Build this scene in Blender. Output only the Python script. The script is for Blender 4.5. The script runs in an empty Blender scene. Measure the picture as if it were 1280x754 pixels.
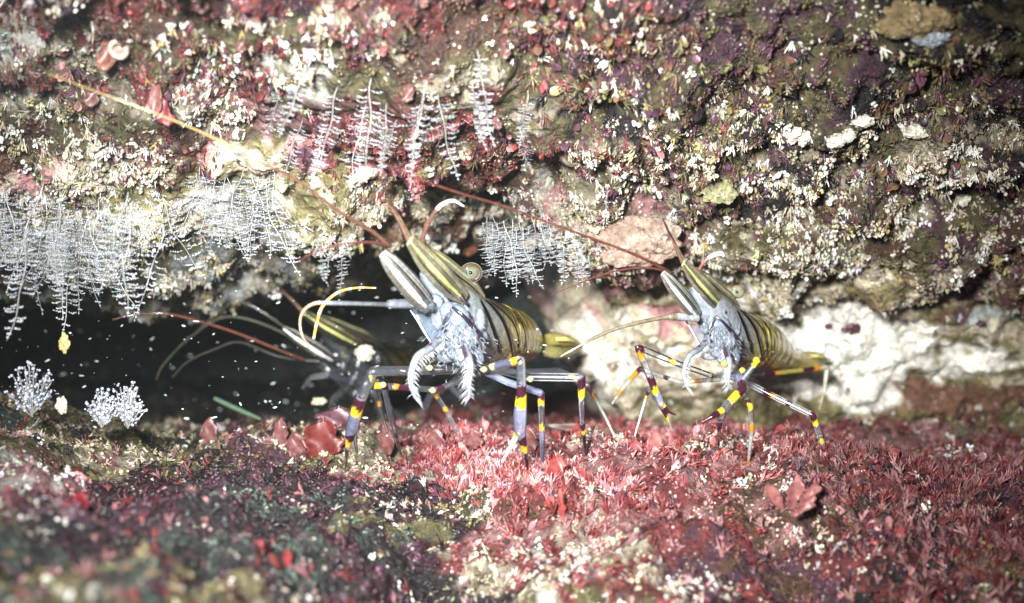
import bpy, math, random
import numpy as np
from mathutils import Vector, Matrix

random.seed(7)
rng = np.random.default_rng(11)
U = 0.01            # everything below is laid out in centimetres, meshes are written in metres
sc = bpy.context.scene
col = sc.collection

# ------------------------------------------------------------------ camera, world, light, exposure
HAZE = 0.030          # scattering of the water, per metre
CAMD = 16.0         # camera to the prawns, cm
FW = 14.0           # picture width at the prawns, cm
cam_d = bpy.data.cameras.new('camera'); cam = bpy.data.objects.new('camera', cam_d); col.objects.link(cam)
cam.location = (0, -CAMD*U, 0); cam.rotation_euler = (math.radians(90), 0, 0)
cam_d.sensor_width = 36; cam_d.lens = 36*CAMD/FW
cam_d.clip_start = 0.002; cam_d.clip_end = 20
cam_d.dof.use_dof = True; cam_d.dof.focus_distance = (CAMD-0.5)*U; cam_d.dof.aperture_fstop = 19.0
sc.camera = cam

world = bpy.data.worlds.new('World'); sc.world = world; world.use_nodes = True
nt = world.node_tree
sky = nt.nodes.new('ShaderNodeTexSky'); sky.sky_type = 'NISHITA'; sky.sun_disc = False
sky.sun_elevation = math.radians(50); sky.sun_rotation = math.radians(180)
nt.links.new(sky.outputs[0], nt.nodes['Background'].inputs[0])
nt.nodes['Background'].inputs[1].default_value = 0.03

def lamp(name, loc, target, watts, cone, blend, size, color):
    l = bpy.data.lights.new(name, 'SPOT'); l.energy = watts; l.spot_size = math.radians(cone); l.spot_blend = blend
    l.shadow_soft_size = size*U; l.color = color
    o = bpy.data.objects.new(name, l); col.objects.link(o)
    o.location = Vector(loc)*U
    d = (Vector(target)-Vector(loc)); o.rotation_euler = d.to_track_quat('-Z', 'Y').to_euler()
    return o
# the diver's torch held just above the camera: a wide beam with a hot middle
lamp('dive_torch', (-1.8, -15.5, 1.9), (0.5, 0, -0.5), 4.1, 61, 1.0, 0.6, (1.0, 0.985, 0.95))
lamp('dive_torch_core', (-3.0, -15.5, 3.4), (-3.2, 0, 1.5), 2.2, 68, 1.0, 0.6, (0.95, 0.98, 1.0))

sc.view_settings.view_transform = 'Standard'; sc.view_settings.look = 'None'
sc.view_settings.gamma = 1; sc.view_settings.exposure = 0.12
try: sc.view_settings.use_curve_mapping = False
except Exception: pass
sc.render.engine = 'CYCLES'
sc.cycles.max_bounces = 5; sc.cycles.transparent_max_bounces = 24; sc.cycles.diffuse_bounces = 2
sc.cycles.volume_bounces = 0; sc.cycles.glossy_bounces = 2; sc.cycles.transmission_bounces = 3
sc.cycles.use_denoising = True
sc.cycles.sample_clamp_indirect = 4

# ------------------------------------------------------------------ helpers
def at(px, py, Y):
    """a point at photo position (px, py) of 1280x754 and depth Y (cm behind the prawns' plane), in cm"""
    k = (CAMD+Y)/CAMD*FW/1280.0
    return np.stack(np.broadcast_arrays((np.asarray(px)-640.0)*k, np.asarray(Y)*1.0, (377.0-np.asarray(py))*k), -1)

def _h(ix, iy, iz, s):
    n = (ix*374761393 + iy*668265263 + iz*2147483647 + s*1274126177) & 0xffffffff
    n = ((n ^ (n >> 13))*1274126177) & 0xffffffff
    n = ((n ^ (n >> 16))*2246822519) & 0xffffffff
    return ((n ^ (n >> 15)) & 0xffffff)/float(0xffffff)
def vnoise(p, s=0):
    p = np.asarray(p, float); i = np.floor(p).astype(np.int64); f = p-i; f = f*f*f*(f*(f*6-15)+10)
    x, y, z = i[..., 0], i[..., 1], i[..., 2]; r = 0
    for dx in (0, 1):
        wx = f[..., 0] if dx else 1-f[..., 0]
        for dy in (0, 1):
            wy = f[..., 1] if dy else 1-f[..., 1]
            for dz in (0, 1):
                wz = f[..., 2] if dz else 1-f[..., 2]
                r = r + wx*wy*wz*_h(x+dx, y+dy, z+dz, s)
    return r
def fbm(p, scale, octv=4, s=0, gain=0.5):
    a, t, r = 1.0, 0, 0
    p = np.asarray(p)*scale + 37.3*(s+1)
    for k in range(octv):
        r = r + a*vnoise(p, s+k*7); t += a; a *= gain; p = p*2.03+11.7
    return r/t        # about 0.5 mean
def sstep(a, b, x):
    t = np.clip((x-a)/(b-a), 0, 1); return t*t*(3-2*t)

def add_mesh(name, V, F, C=None, mat=None, parent=None, loc=None, smooth=True, uv=None):
    """V (n,3) cm, F list of faces or (m,3)/(m,4) array, C (n,4) colours"""
    V = np.asarray(V, float)*U
    if loc is not None: V = V - np.asarray(loc)*U
    me = bpy.data.meshes.new(name)
    if isinstance(F, np.ndarray):
        k = F.shape[1]; m = len(F)
        me.vertices.add(len(V)); me.vertices.foreach_set('co', V.astype(np.float32).ravel())
        me.loops.add(m*k); me.loops.foreach_set('vertex_index', F.astype(np.int32).ravel())
        me.polygons.add(m); me.polygons.foreach_set('loop_start', np.arange(0, m*k, k, dtype=np.int32))
        me.polygons.foreach_set('loop_total', np.full(m, k, dtype=np.int32))
        me.update(calc_edges=True); me.validate()
    else:
        me.from_pydata(V.tolist(), [], [list(f) for f in F]); me.update()
    if smooth: me.polygons.foreach_set('use_smooth', np.ones(len(me.polygons), bool))
    if C is not None:
        a = me.color_attributes.new('col', 'FLOAT_COLOR', 'POINT')
        C = np.asarray(C, float)
        if C.shape[1] == 3: C = np.concatenate([C, np.ones((len(C), 1))], 1)
        a.data.foreach_set('color', C.astype(np.float32).ravel())
    if mat: me.materials.append(mat)
    o = bpy.data.objects.new(name, me); col.objects.link(o)
    if loc is not None: o.location = Vector(loc)*U
    if parent:
        o.parent = parent
        if loc is None: o.matrix_parent_inverse = Matrix.Translation(parent.location).inverted()
    return o
def tag(o, label=None, cat=None, group=None, kind=None):
    if label: o['label'] = label
    if cat: o['category'] = cat
    if group: o['group'] = group
    if kind: o['kind'] = kind
    return o
def empty(name, loc):
    o = bpy.data.objects.new(name, None); col.objects.link(o); o.location = Vector(loc)*U; o.empty_display_size = 0.005
    return o

class MB:
    def __init__(s): s.V = []; s.F = []; s.C = []; s.n = 0
    def add(s, V, F, C):
        V = np.asarray(V, float); C = np.asarray(C, float)
        if C.ndim == 1: C = np.tile(C, (len(V), 1))
        s.V.append(V); s.C.append(C); s.F += [tuple(int(i)+s.n for i in f) for f in F]; s.n += len(V)
    def build(s, name, mat, parent=None, loc=None):
        return add_mesh(name, np.concatenate(s.V), s.F, np.concatenate(s.C), mat, parent, loc)

def smooth_path(pts, n):
    """Catmull-Rom through rows of pts (any columns), n samples, roughly even in arc length"""
    P = np.asarray(pts, float)
    if len(P) == 2: t = np.linspace(0, 1, n)[:, None]; return P[0]*(1-t)+P[1]*t
    Q = np.concatenate([[2*P[0]-P[1]], P, [2*P[-1]-P[-2]]])
    out = []
    for i in range(len(P)-1):
        t = np.linspace(0, 1, 24, endpoint=False)[:, None]
        a, b, c, d = Q[i], Q[i+1], Q[i+2], Q[i+3]
        out.append(0.5*((2*b)+(c-a)*t+(2*a-5*b+4*c-d)*t*t+(3*b-a-3*c+d)*t**3))
    out = np.concatenate(out+[P[-1:]])
    L = np.concatenate([[0], np.cumsum(np.linalg.norm(np.diff(out[:, :3], axis=0), axis=1))])
    s = np.linspace(0, L[-1], n)
    return np.stack([np.interp(s, L, out[:, k]) for k in range(out.shape[1])], 1)
def poly_path(pts, n):
    """the same, but with tight corners (jointed legs)"""
    P = np.asarray(pts, float); Q = [P[0]]
    for i in range(1, len(P)-1):
        Q += [P[i]*0.88+P[i-1]*0.12, P[i], P[i]*0.88+P[i+1]*0.12]
    Q.append(P[-1]); Q = np.array(Q)
    L = np.concatenate([[0], np.cumsum(np.linalg.norm(np.diff(Q[:, :3], axis=0), axis=1))])
    s = np.linspace(0, L[-1], n)
    return np.stack([np.interp(s, L, Q[:, k]) for k in range(Q.shape[1])], 1)
def frames(C, up=(0.3, -1, 0.2)):
    T = np.gradient(C, axis=0); T /= np.linalg.norm(T, axis=1)[:, None]+1e-9
    n = np.cross(T[0], up); n /= np.linalg.norm(n)+1e-9; N = []
    for t in T:
        n = n-t*np.dot(n, t); n /= np.linalg.norm(n)+1e-9; N.append(n)
    N = np.array(N); return T, N, np.cross(T, N)
def tube(mb, C, R, colf, sides=10, flat=1.0, caps=True):
    """C (n,3) centre line, R (n,) radius, colf(t, ang)->rgba; flat squashes one axis"""
    n = len(C); T, N, B = frames(C)
    a = np.linspace(0, 2*math.pi, sides, endpoint=False)
    R = np.asarray(R)[:, None, None]
    V = C[:, None, :]+R*(np.cos(a)[None, :, None]*N[:, None, :]+flat*np.sin(a)[None, :, None]*B[:, None, :])
    F = []
    for i in range(n-1):
        for j in range(sides):
            k = (j+1) % sides
            F.append((i*sides+j, i*sides+k, (i+1)*sides+k, (i+1)*sides+j))
    if caps: F.append(tuple(range(sides))[::-1]); F.append(tuple((n-1)*sides+j for j in range(sides)))
    t = np.linspace(0, 1, n)
    if callable(colf): Cc = np.array([[colf(x, y) for y in a] for x in t]).reshape(-1, 4)
    else: Cc = np.tile(np.asarray(colf, float), (n*sides, 1))
    mb.add(V.reshape(-1, 3), F, Cc)
def ico(sub=1):
    import bmesh
    bm = bmesh.new(); bmesh.ops.create_icosphere(bm, subdivisions=sub, radius=1)
    bmesh.ops.triangulate(bm, faces=bm.faces)
    V = np.array([v.co[:] for v in bm.verts]); F = np.array([[v.index for v in f.verts] for f in bm.faces]); bm.free()
    return V, F
ICO1, ICO2, ICO3 = ico(1), ico(2), ico(3)
def ball(mb, c, r, color, sub=2, sq=(1, 1, 1), lump=0):
    V, F = {1: ICO1, 2: ICO2, 3: ICO3}[sub]
    W = V*np.asarray(sq)
    if lump: W = W*(1+lump*(fbm(V*1.0+np.asarray(c), 1.6, 3, 5)-0.5)[:, None]*2)
    mb.add(np.asarray(c)+W*r, F, color)

# ------------------------------------------------------------------ materials
def new_mat(name):
    m = bpy.data.materials.new(name); m.use_nodes = True; nt = m.node_tree; nt.nodes.clear()
    return m, nt, nt.nodes, nt.links
def pos_node(N, L, scale):
    g = N.new('ShaderNodeTexCoord'); v = N.new('ShaderNodeVectorMath'); v.operation = 'SCALE'
    L.new(g.outputs['Object'], v.inputs[0]); v.inputs['Scale'].default_value = scale
    return v.outputs[0]
def noise_node(N, L, vec, sc_, det=4, rough=0.6):
    n = N.new('ShaderNodeTexNoise'); L.new(vec, n.inputs['Vector']); n.inputs['Scale'].default_value = sc_
    n.inputs['Detail'].default_value = det; n.inputs['Roughness'].default_value = rough
    return n.outputs['Fac']
def mathn(N, L, op, a, b, clamp=False):
    m = N.new('ShaderNodeMath'); m.operation = op; m.use_clamp = clamp
    for i, x in enumerate((a, b)):
        if isinstance(x, (int, float)): m.inputs[i].default_value = x
        else: L.new(x, m.inputs[i])
    return m.outputs[0]
def maprange(N, L, v, a, b, c, d):
    m = N.new('ShaderNodeMapRange'); L.new(v, m.inputs[0])
    for i, x in enumerate((a, b, c, d)): m.inputs[i+1].default_value = x
    return m.outputs[0]
def mul_col(N, L, c, f):
    m = N.new('ShaderNodeVectorMath'); m.operation = 'SCALE'; L.new(c, m.inputs[0]); L.new(f, m.inputs['Scale']); return m.outputs[0]

def rock_mat():
    m, nt, N, L = new_mat('encrusted_rock')
    out = N.new('ShaderNodeOutputMaterial'); b = N.new('ShaderNodeBsdfPrincipled')
    a = N.new('ShaderNodeAttribute'); a.attribute_name = 'col'
    p = pos_node(N, L, 100.0)
    n1 = noise_node(N, L, p, 9.0, 5, 0.7); n2 = noise_node(N, L, p, 3.0, 4, 0.6)
    f = mathn(N, L, 'MULTIPLY', maprange(N, L, n1, 0.3, 0.7, 0.45, 1.5), maprange(N, L, n2, 0.3, 0.7, 0.6, 1.35))
    c1 = mul_col(N, L, a.outputs['Color'], f)
    vo = N.new('ShaderNodeTexVoronoi'); L.new(p, vo.inputs['Vector']); vo.inputs['Scale'].default_value = 14.0
    spot = mathn(N, L, 'MULTIPLY', maprange(N, L, vo.outputs['Distance'], 0.18, 0.3, 1.0, 0.0), maprange(N, L, n2, 0.5, 0.62, 0.0, 0.7))
    mx = N.new('ShaderNodeMix'); mx.data_type = 'RGBA'; L.new(spot, mx.inputs[0]); L.new(c1, mx.inputs[6]); mx.inputs[7].default_value = (0.75, 0.7, 0.6, 1)
    L.new(mx.outputs[2], b.inputs['Base Color'])
    b.inputs['Roughness'].default_value = 0.5; b.inputs['Specular IOR Level'].default_value = 0.35
    bp = N.new('ShaderNodeBump'); bp.inputs['Strength'].default_value = 0.9; bp.inputs['Distance'].default_value = 0.0012
    hh = mathn(N, L, 'ADD', n1, mathn(N, L, 'MULTIPLY', vo.outputs['Distance'], -0.35)); L.new(hh, bp.inputs['Height'])
    L.new(bp.outputs[0], b.inputs['Normal']); L.new(b.outputs[0], out.inputs[0]); return m
def turf_mat(name, rough=0.35, transl=0.25, nscale=22.0, lo=0.7, hi=1.25):
    m, nt, N, L = new_mat(name)
    out = N.new('ShaderNodeOutputMaterial'); b = N.new('ShaderNodeBsdfPrincipled'); t = N.new('ShaderNodeBsdfTranslucent')
    a = N.new('ShaderNodeAttribute'); a.attribute_name = 'col'
    p = pos_node(N, L, 100.0); n1 = noise_node(N, L, p, nscale, 3, 0.6)
    c = mul_col(N, L, a.outputs['Color'], maprange(N, L, n1, 0.3, 0.7, lo, hi))
    L.new(c, b.inputs['Base Color']); L.new(c, t.inputs['Color']); b.inputs['Roughness'].default_value = rough
    mx = N.new('ShaderNodeMixShader'); mx.inputs[0].default_value = transl
    L.new(b.outputs[0], mx.inputs[1]); L.new(t.outputs[0], mx.inputs[2]); L.new(mx.outputs[0], out.inputs[0]); return m
def tissue_mat(name, rough=0.14, opmul=1.0):
    """flesh and shell of the prawns: colour and opacity from the vertex colours"""
    m, nt, N, L = new_mat(name)
    out = N.new('ShaderNodeOutputMaterial'); b = N.new('ShaderNodeBsdfPrincipled'); tr = N.new('ShaderNodeBsdfTransparent')
    t = N.new('ShaderNodeBsdfTranslucent'); g = N.new('ShaderNodeBsdfGlossy'); g.inputs['Roughness'].default_value = 0.2
    a = N.new('ShaderNodeAttribute'); a.attribute_name = 'col'
    p = pos_node(N, L, 100.0); n1 = noise_node(N, L, p, 16.0, 4, 0.65)
    c = mul_col(N, L, a.outputs['Color'], maprange(N, L, n1, 0.3, 0.7, 0.8, 1.15))
    L.new(c, b.inputs['Base Color']); L.new(c, t.inputs['Color'])
    b.inputs['Roughness'].default_value = rough; b.inputs['Specular IOR Level'].default_value = 0.6
    m1 = N.new('ShaderNodeMixShader'); m1.inputs[0].default_value = 0.22
    L.new(b.outputs[0], m1.inputs[1]); L.new(t.outputs[0], m1.inputs[2])
    m2 = N.new('ShaderNodeMixShader')
    op = mathn(N, L, 'MULTIPLY', a.outputs['Alpha'], maprange(N, L, n1, 0.3, 0.7, 0.8*opmul, 1.2*opmul), True)
    L.new(op, m2.inputs[0]); L.new(tr.outputs[0], m2.inputs[1]); L.new(m1.outputs[0], m2.inputs[2])
    fr = N.new('ShaderNodeFresnel'); fr.inputs['IOR'].default_value = 1.38
    m3 = N.new('ShaderNodeMixShader'); L.new(fr.outputs[0], m3.inputs[0]); L.new(m2.outputs[0], m3.inputs[1]); L.new(g.outputs[0], m3.inputs[2])
    L.new(m3.outputs[0], out.inputs[0]); return m
M_ROCK = rock_mat()
M_TURF = turf_mat('coralline_turf', 0.3, 0.25)
M_ALGA = turf_mat('red_alga_blade', 0.38, 0.45, 14.0, 0.55, 1.35)
M_HYD = tissue_mat('hydroid_white', 0.4)
M_TIS = tissue_mat('prawn_shell')
M_SOLID = turf_mat('prawn_pigment', 0.25, 0.1)

# ------------------------------------------------------------------ colour zones of the crusts and their painted shade
PAL = dict(R=(.23, .050, .050), K=(.44, .22, .22), P=(.115, .048, .075), W=(.78, .76, .68), C=(.52, .45, .33), O=(.17, .145, .065),
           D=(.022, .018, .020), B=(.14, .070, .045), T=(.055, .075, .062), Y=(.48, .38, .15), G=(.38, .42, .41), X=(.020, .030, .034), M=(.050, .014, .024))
COLS = np.linspace(0, 1280, 9)
W_ROWS = [0, 60, 120, 180, 240, 300, 350, 400, 470, 522]
W_ZONE = [  # crust colours; gloom of the hollow and upper right corner painted in
 'RPWK RBRP RPBK PDRB ROBB PDBP DPOB BODD DDOD',
 'PWRK RBOC RPOB PCBD COBP PDOP DPOB BODY DDOB',
 'WCOK RCWB PKWO CBRO ROCB PDOD DPOD DDOB DPOB',
 'WCOB WOBC PKOK KROB RBCO COCB DOPC COCP DCPO',
 'WCKO WCOK COCC CCOK KCWB CKOB OCDB OCCP ODPB',
 'CKOC CWOG CWOG CBOC DBXC OKBC OBCO OPCB PPBK',
 'GOCD OBGD OGCD BCOD DXBD BKOC BCOW BOCP OPBO',
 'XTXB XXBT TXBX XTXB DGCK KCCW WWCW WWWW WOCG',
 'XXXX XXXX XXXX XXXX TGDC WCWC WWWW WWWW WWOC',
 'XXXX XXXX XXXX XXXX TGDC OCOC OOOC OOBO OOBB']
F_ROWS = [506, 560, 600, 650, 700, 760]
F_ZONE = [  # turf colours; shadow patches of the slope painted in maroon and near-black
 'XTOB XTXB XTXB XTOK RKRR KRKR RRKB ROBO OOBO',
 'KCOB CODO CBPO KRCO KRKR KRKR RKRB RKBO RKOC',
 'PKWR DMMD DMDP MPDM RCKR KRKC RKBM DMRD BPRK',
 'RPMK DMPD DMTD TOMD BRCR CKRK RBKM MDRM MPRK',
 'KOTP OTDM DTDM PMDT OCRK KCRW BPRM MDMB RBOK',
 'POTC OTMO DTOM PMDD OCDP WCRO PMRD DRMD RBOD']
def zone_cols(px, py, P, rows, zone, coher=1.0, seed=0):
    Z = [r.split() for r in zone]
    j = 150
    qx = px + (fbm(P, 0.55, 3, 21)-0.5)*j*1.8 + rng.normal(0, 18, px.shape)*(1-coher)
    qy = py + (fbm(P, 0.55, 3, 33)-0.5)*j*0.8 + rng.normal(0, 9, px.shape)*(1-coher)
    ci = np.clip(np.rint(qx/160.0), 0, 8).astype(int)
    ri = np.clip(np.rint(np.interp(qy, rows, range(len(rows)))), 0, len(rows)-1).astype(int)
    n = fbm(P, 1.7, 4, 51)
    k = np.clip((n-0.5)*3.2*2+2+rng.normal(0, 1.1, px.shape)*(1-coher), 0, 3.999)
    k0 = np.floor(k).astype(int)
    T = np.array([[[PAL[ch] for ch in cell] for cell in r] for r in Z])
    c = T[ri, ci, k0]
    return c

# ------------------------------------------------------------------ rock surfaces
def grid_surface(name, nx, ny, x0, x1, fn, rows, zone, amp, seed, flip=False, shade=1):
    u = np.linspace(x0, x1, nx); v = np.linspace(0, 1, ny)
    Ug, Vg = np.meshgrid(u, v)           # (ny,nx)
    px, py, Y = fn(Ug, Vg)
    P = at(px, py, Y)
    def nrm(P):
        du = np.gradient(P, axis=1); dv = np.gradient(P, axis=0); n = np.cross(du, dv)
        n /= np.linalg.norm(n, axis=-1)[..., None]+1e-9
        if flip: n = -n
        return n
    n = nrm(P)
    d = (fbm(P, 0.42, 3, seed)-0.5)*amp*1.9 + (fbm(P, 1.3, 3, seed+3)-0.5)*amp*1.7
    rid = 1-np.abs(fbm(P, 2.6, 3, seed+9)-0.5)*4
    d += (rid-0.4)*amp*0.10 + (fbm(P, 7.0, 3, seed+5)-0.5)*amp*0.22
    P = P + n*d[..., None]
    n = nrm(P)
    C = zone_cols(px.ravel(), py.ravel(), P.reshape(-1, 3), rows, zone)
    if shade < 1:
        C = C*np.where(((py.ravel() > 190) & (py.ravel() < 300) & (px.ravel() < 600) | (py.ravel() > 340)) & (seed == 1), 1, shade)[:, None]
    # soften the mosaic a little between neighbours
    C = C.reshape(ny, nx, 3)
    for _ in range(2):
        C[1:-1, 1:-1] = (C[1:-1, 1:-1]*2+C[:-2, 1:-1]+C[2:, 1:-1]+C[1:-1, :-2]+C[1:-1, 2:])/6
    I = np.arange(nx*ny).reshape(ny, nx)
    F = np.stack([I[:-1, :-1], I[:-1, 1:], I[1:, 1:], I[1:, :-1]], -1).reshape(-1, 4)
    if flip: F = F[:, ::-1]
    o = add_mesh(name, P.reshape(-1, 3), F, C.reshape(-1, 3), M_ROCK)
    return o, dict(P=P, N=n, px=px, py=py, rows=rows, zone=zone)

def wall_fn(u, v):
    t = v*8
    ki = np.arange(9)
    Lp = np.interp(t, ki, [-420, -150, 0, 130, 235, 306, 346, 358, 366]); LY = np.interp(t, ki, [-9, -5.5, -3.2, -1.6, 0.0, 1.6, 4.2, 9, 22])
    Rp = np.interp(t, ki, [-420, -150, 0, 130, 235, 330, 372, 470, 580]); RY = np.interp(t, ki, [-9, -5.5, -3.0, -1.3, 0.1, 1.4, 3.6, 4.6, 5.6])
    w = sstep(670, 790, u + 26*np.sin(v*23)+18*np.sin(v*51+1))
    py = Lp*(1-w)+Rp*w; Y = LY*(1-w)+RY*w
    py = py + 12*np.sin(u/170.0)+ (1-w)*sstep(3.5, 5, t)*(.25+.75*sstep(7.5, 5.5, t))*(6*sstep(260, 60, u)-56*sstep(400, 540, u)*sstep(790, 690, u)-4)
    return u, py, Y
CRX = [-300, 0, 150, 300, 420, 600, 800, 1000, 1280, 1600]
CRY = [505, 528, 556, 570, 556, 548, 548, 552, 575, 590]
def floor_fn(u, v):
    t = v*8; ki = np.arange(9)
    c = np.interp(u, CRX, CRY)
    dR = np.interp(t, ki, [0, 0, 0, 26, 62, 120, 200, 330, 700]); YR = np.interp(t, ki, [26, 6, 1.1, -0.1, -1.1, -2.2, -3.4, -5.2, -8.5])
    dL = np.interp(t, ki, [0, 0, 0, 22, 62, 120, 200, 330, 700]); YL = np.interp(t, ki, [26, 6, 1.1, -0.2, -2.2, -4.6, -6.4, -7.8, -9.8])
    w = sstep(260, 560, u)
    d = dL*(1-w)+dR*w; Y = YL*(1-w)+YR*w
    # behind the crest the ledge runs back nearly level, a little lower than the crest
    zc = (377-(c))/(1280.0)*FW*(CAMD+1.1)/CAMD
    zb = zc - 0.16*(Y-1.1)**0.5 if False else zc - 0.10*np.clip(Y-1.1, 0, 3)
    pyb = 377 - zb*1280/FW*CAMD/(CAMD+Y)
    py = np.where(Y > 1.1, pyb, c+d)
    return u, py, Y
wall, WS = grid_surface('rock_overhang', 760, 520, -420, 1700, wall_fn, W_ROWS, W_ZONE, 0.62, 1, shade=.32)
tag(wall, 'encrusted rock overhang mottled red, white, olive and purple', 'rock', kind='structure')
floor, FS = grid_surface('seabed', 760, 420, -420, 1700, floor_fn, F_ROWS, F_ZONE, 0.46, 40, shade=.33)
tag(floor, 'rock ledge under red and cream turf', 'ground', kind='structure')
# the far end of the crevice
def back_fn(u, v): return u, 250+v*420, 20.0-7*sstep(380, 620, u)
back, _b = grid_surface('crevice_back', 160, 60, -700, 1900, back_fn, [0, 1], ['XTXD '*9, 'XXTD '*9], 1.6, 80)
tag(back, 'dark rock closing the back of the crevice', 'rock', kind='structure')

def floor_Y(px, py):
    """depth at which the ledge is seen at (px, py)"""
    j = np.abs(FS['px'][0]-px).argmin(); c = FS['P'][:, j]; q = 377-c[:, 2]*1280/FW*CAMD/(CAMD+c[:, 1])
    m = c[:, 1] < 1.3
    return float(c[:, 1][m][np.abs(q[m]-py).argmin()])
def wall_Y(px, py):
    j = np.abs(WS['px'][0]-px).argmin(); c = WS['P'][:, j]; q = 377-c[:, 2]*1280/FW*CAMD/(CAMD+c[:, 1])
    k = np.abs(q-py) < 5
    return float(c[:, 1][k].min()) if k.any() else float(c[:, 1][np.abs(q-py).argmin()])

# ------------------------------------------------------------------ turf that nobody could count
def proto_popcorn(n, seed):
    r = np.random.default_rng(seed); V = []; F = []; S = []; k = 0
    for i in range(n):
        h = r.uniform(0, 1)**0.8; c = np.array([r.normal(0, .33), r.normal(0, .33), h*1.1])
        q = ICO1[0]*r.uniform(.16, .34)*np.array([1, 1, r.uniform(1, 1.7)])+c
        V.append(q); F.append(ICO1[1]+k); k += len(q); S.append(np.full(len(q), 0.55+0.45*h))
    return np.concatenate(V), np.concatenate(F), np.concatenate(S)
def strand(c, r, s):
    m = MB(); tube(m, c, r, (1, 1, 1, 1), sides=s, caps=False); V = m.V[0]; F = []
    for f in m.F: F += [(f[0], f[1], f[2]), (f[0], f[2], f[3])]
    return V, np.array(F)
def proto_fingers(n, seed, r0=.1, beads=True):
    r = np.random.default_rng(seed); V = []; F = []; S = []; k = 0
    for i in range(n):
        a = r.uniform(0, 6.28); sp = r.uniform(.1, .75); L = r.uniform(.6, 1.4)
        t = np.linspace(0, 1, 6)
        c = np.stack([np.cos(a)*sp*t**1.3*L, np.sin(a)*sp*t**1.3*L, L*t], 1)+r.normal(0, .03, (6, 3))
        rr = r0*(1.15-.5*t)*(np.array([1, 1.35, .8, 1.3, .85, .9]) if beads else 1); rr[-1] *= .5
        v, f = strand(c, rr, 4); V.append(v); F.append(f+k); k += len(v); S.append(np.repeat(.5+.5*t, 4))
    return np.concatenate(V), np.concatenate(F), np.concatenate(S)
def proto_blades(n, seed, w=.32):
    r = np.random.default_rng(seed); V = []; F = []; S = []; k = 0
    for i in range(n):
        a = r.uniform(0, 6.28); L = r.uniform(.8, 1.6); tilt = r.uniform(.1, .7)
        t = np.array([0, .2, .45, .7, .9, 1.0]); ww = w*L*np.array([.12, .5, .9, 1, .7, .2])
        d = np.array([np.cos(a), np.sin(a), 0]); s = np.array([-np.sin(a), np.cos(a), 0])
        c = d*(tilt*t**1.6*L)[:, None]+np.array([0, 0, 1])*(t*L*np.sqrt(1-.5*tilt**2))[:, None]
        cup = d*(0.12*ww)[:, None]
        v = np.concatenate([c-s*ww[:, None]+cup, c-cup*1.2, c+s*ww[:, None]+cup]); v += r.normal(0, .015, v.shape)
        f = []
        for q in (0, 6):
            for j in range(5): f += [(q+j, q+j+1, q+j+7), (q+j, q+j+7, q+j+6)]
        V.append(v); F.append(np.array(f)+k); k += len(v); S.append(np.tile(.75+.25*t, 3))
    return np.concatenate(V), np.concatenate(F), np.concatenate(S)
def scatter(name, S, n, protos, mat, size, gdir, gw, dens=None, colfn=None, bright=1.0, sink=0.15, coher=.45, pxr=(-200, 1480), pyr=(-160, 900)):
    ny, nx = S['px'].shape
    out_i = []; need = n; tries = 0
    while need > 0 and tries < 40:
        i = rng.integers(1, ny-1, need*3); j = rng.integers(1, nx-1, need*3)
        px, py = S['px'][i, j], S['py'][i, j]
        area = np.linalg.norm(np.cross(S['P'][i, j]-S['P'][i, j-1], S['P'][i, j]-S['P'][i-1, j]), axis=1)
        ok = (px > pxr[0]) & (px < pxr[1]) & (py > pyr[0]) & (py < pyr[1]) & (S['P'][i, j, 1] < 7)
        ok &= rng.uniform(0, 1, len(px)) < area/np.percentile(area[ok] if ok.any() else area, 90)
        if dens is not None: ok &= rng.uniform(0, 1, len(px)) < dens(px, py, S['P'][i, j])
        idx = np.stack([i[ok], j[ok]], 1)[:need]; out_i.append(idx); need -= len(idx); tries += 1
    I = np.concatenate(out_i); P = S['P'][I[:, 0], I[:, 1]]; Nn = S['N'][I[:, 0], I[:, 1]]
    px, py = S['px'][I[:, 0], I[:, 1]], S['py'][I[:, 0], I[:, 1]]
    c = colfn(px, py, P) if colfn else zone_cols(px, py, P, S['rows'], S['zone'], coher)
    c = c*bright*rng.lognormal(0, .22, len(c))[:, None]*(1+rng.normal(0, .05, c.shape)); c = np.clip(c, .004, .88)
    Z = Nn+np.asarray(gdir)*gw+rng.normal(0, .25, Nn.shape); Z /= np.linalg.norm(Z, axis=1)[:, None]
    A = rng.normal(0, 1, Z.shape); X = np.cross(A, Z); X /= np.linalg.norm(X, axis=1)[:, None]; Yv = np.cross(Z, X)
    sz = np.minimum(rng.lognormal(math.log(size), .36, len(P)), size*1.9); P = P - Nn*(sz*sink)[:, None]
    which = rng.integers(0, len(protos), len(P)); VV = []; FF = []; CC = []; k = 0
    for w, (v, f, s) in enumerate(protos):
        m = which == w; q = int(m.sum())
        if not q: continue
        V = P[m][:, None, :]+sz[m][:, None, None]*(v[None, :, 0:1]*X[m][:, None]+v[None, :, 1:2]*Yv[m][:, None]+v[None, :, 2:3]*Z[m][:, None])
        VV.append(V.reshape(-1, 3)); FF.append((f[None]+(np.arange(q)*len(v))[:, None, None]+k).reshape(-1, 3)); k += q*len(v)
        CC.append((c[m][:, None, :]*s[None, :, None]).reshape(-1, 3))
    return add_mesh(name, np.concatenate(VV), np.concatenate(FF), np.concatenate(CC), mat)

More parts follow.
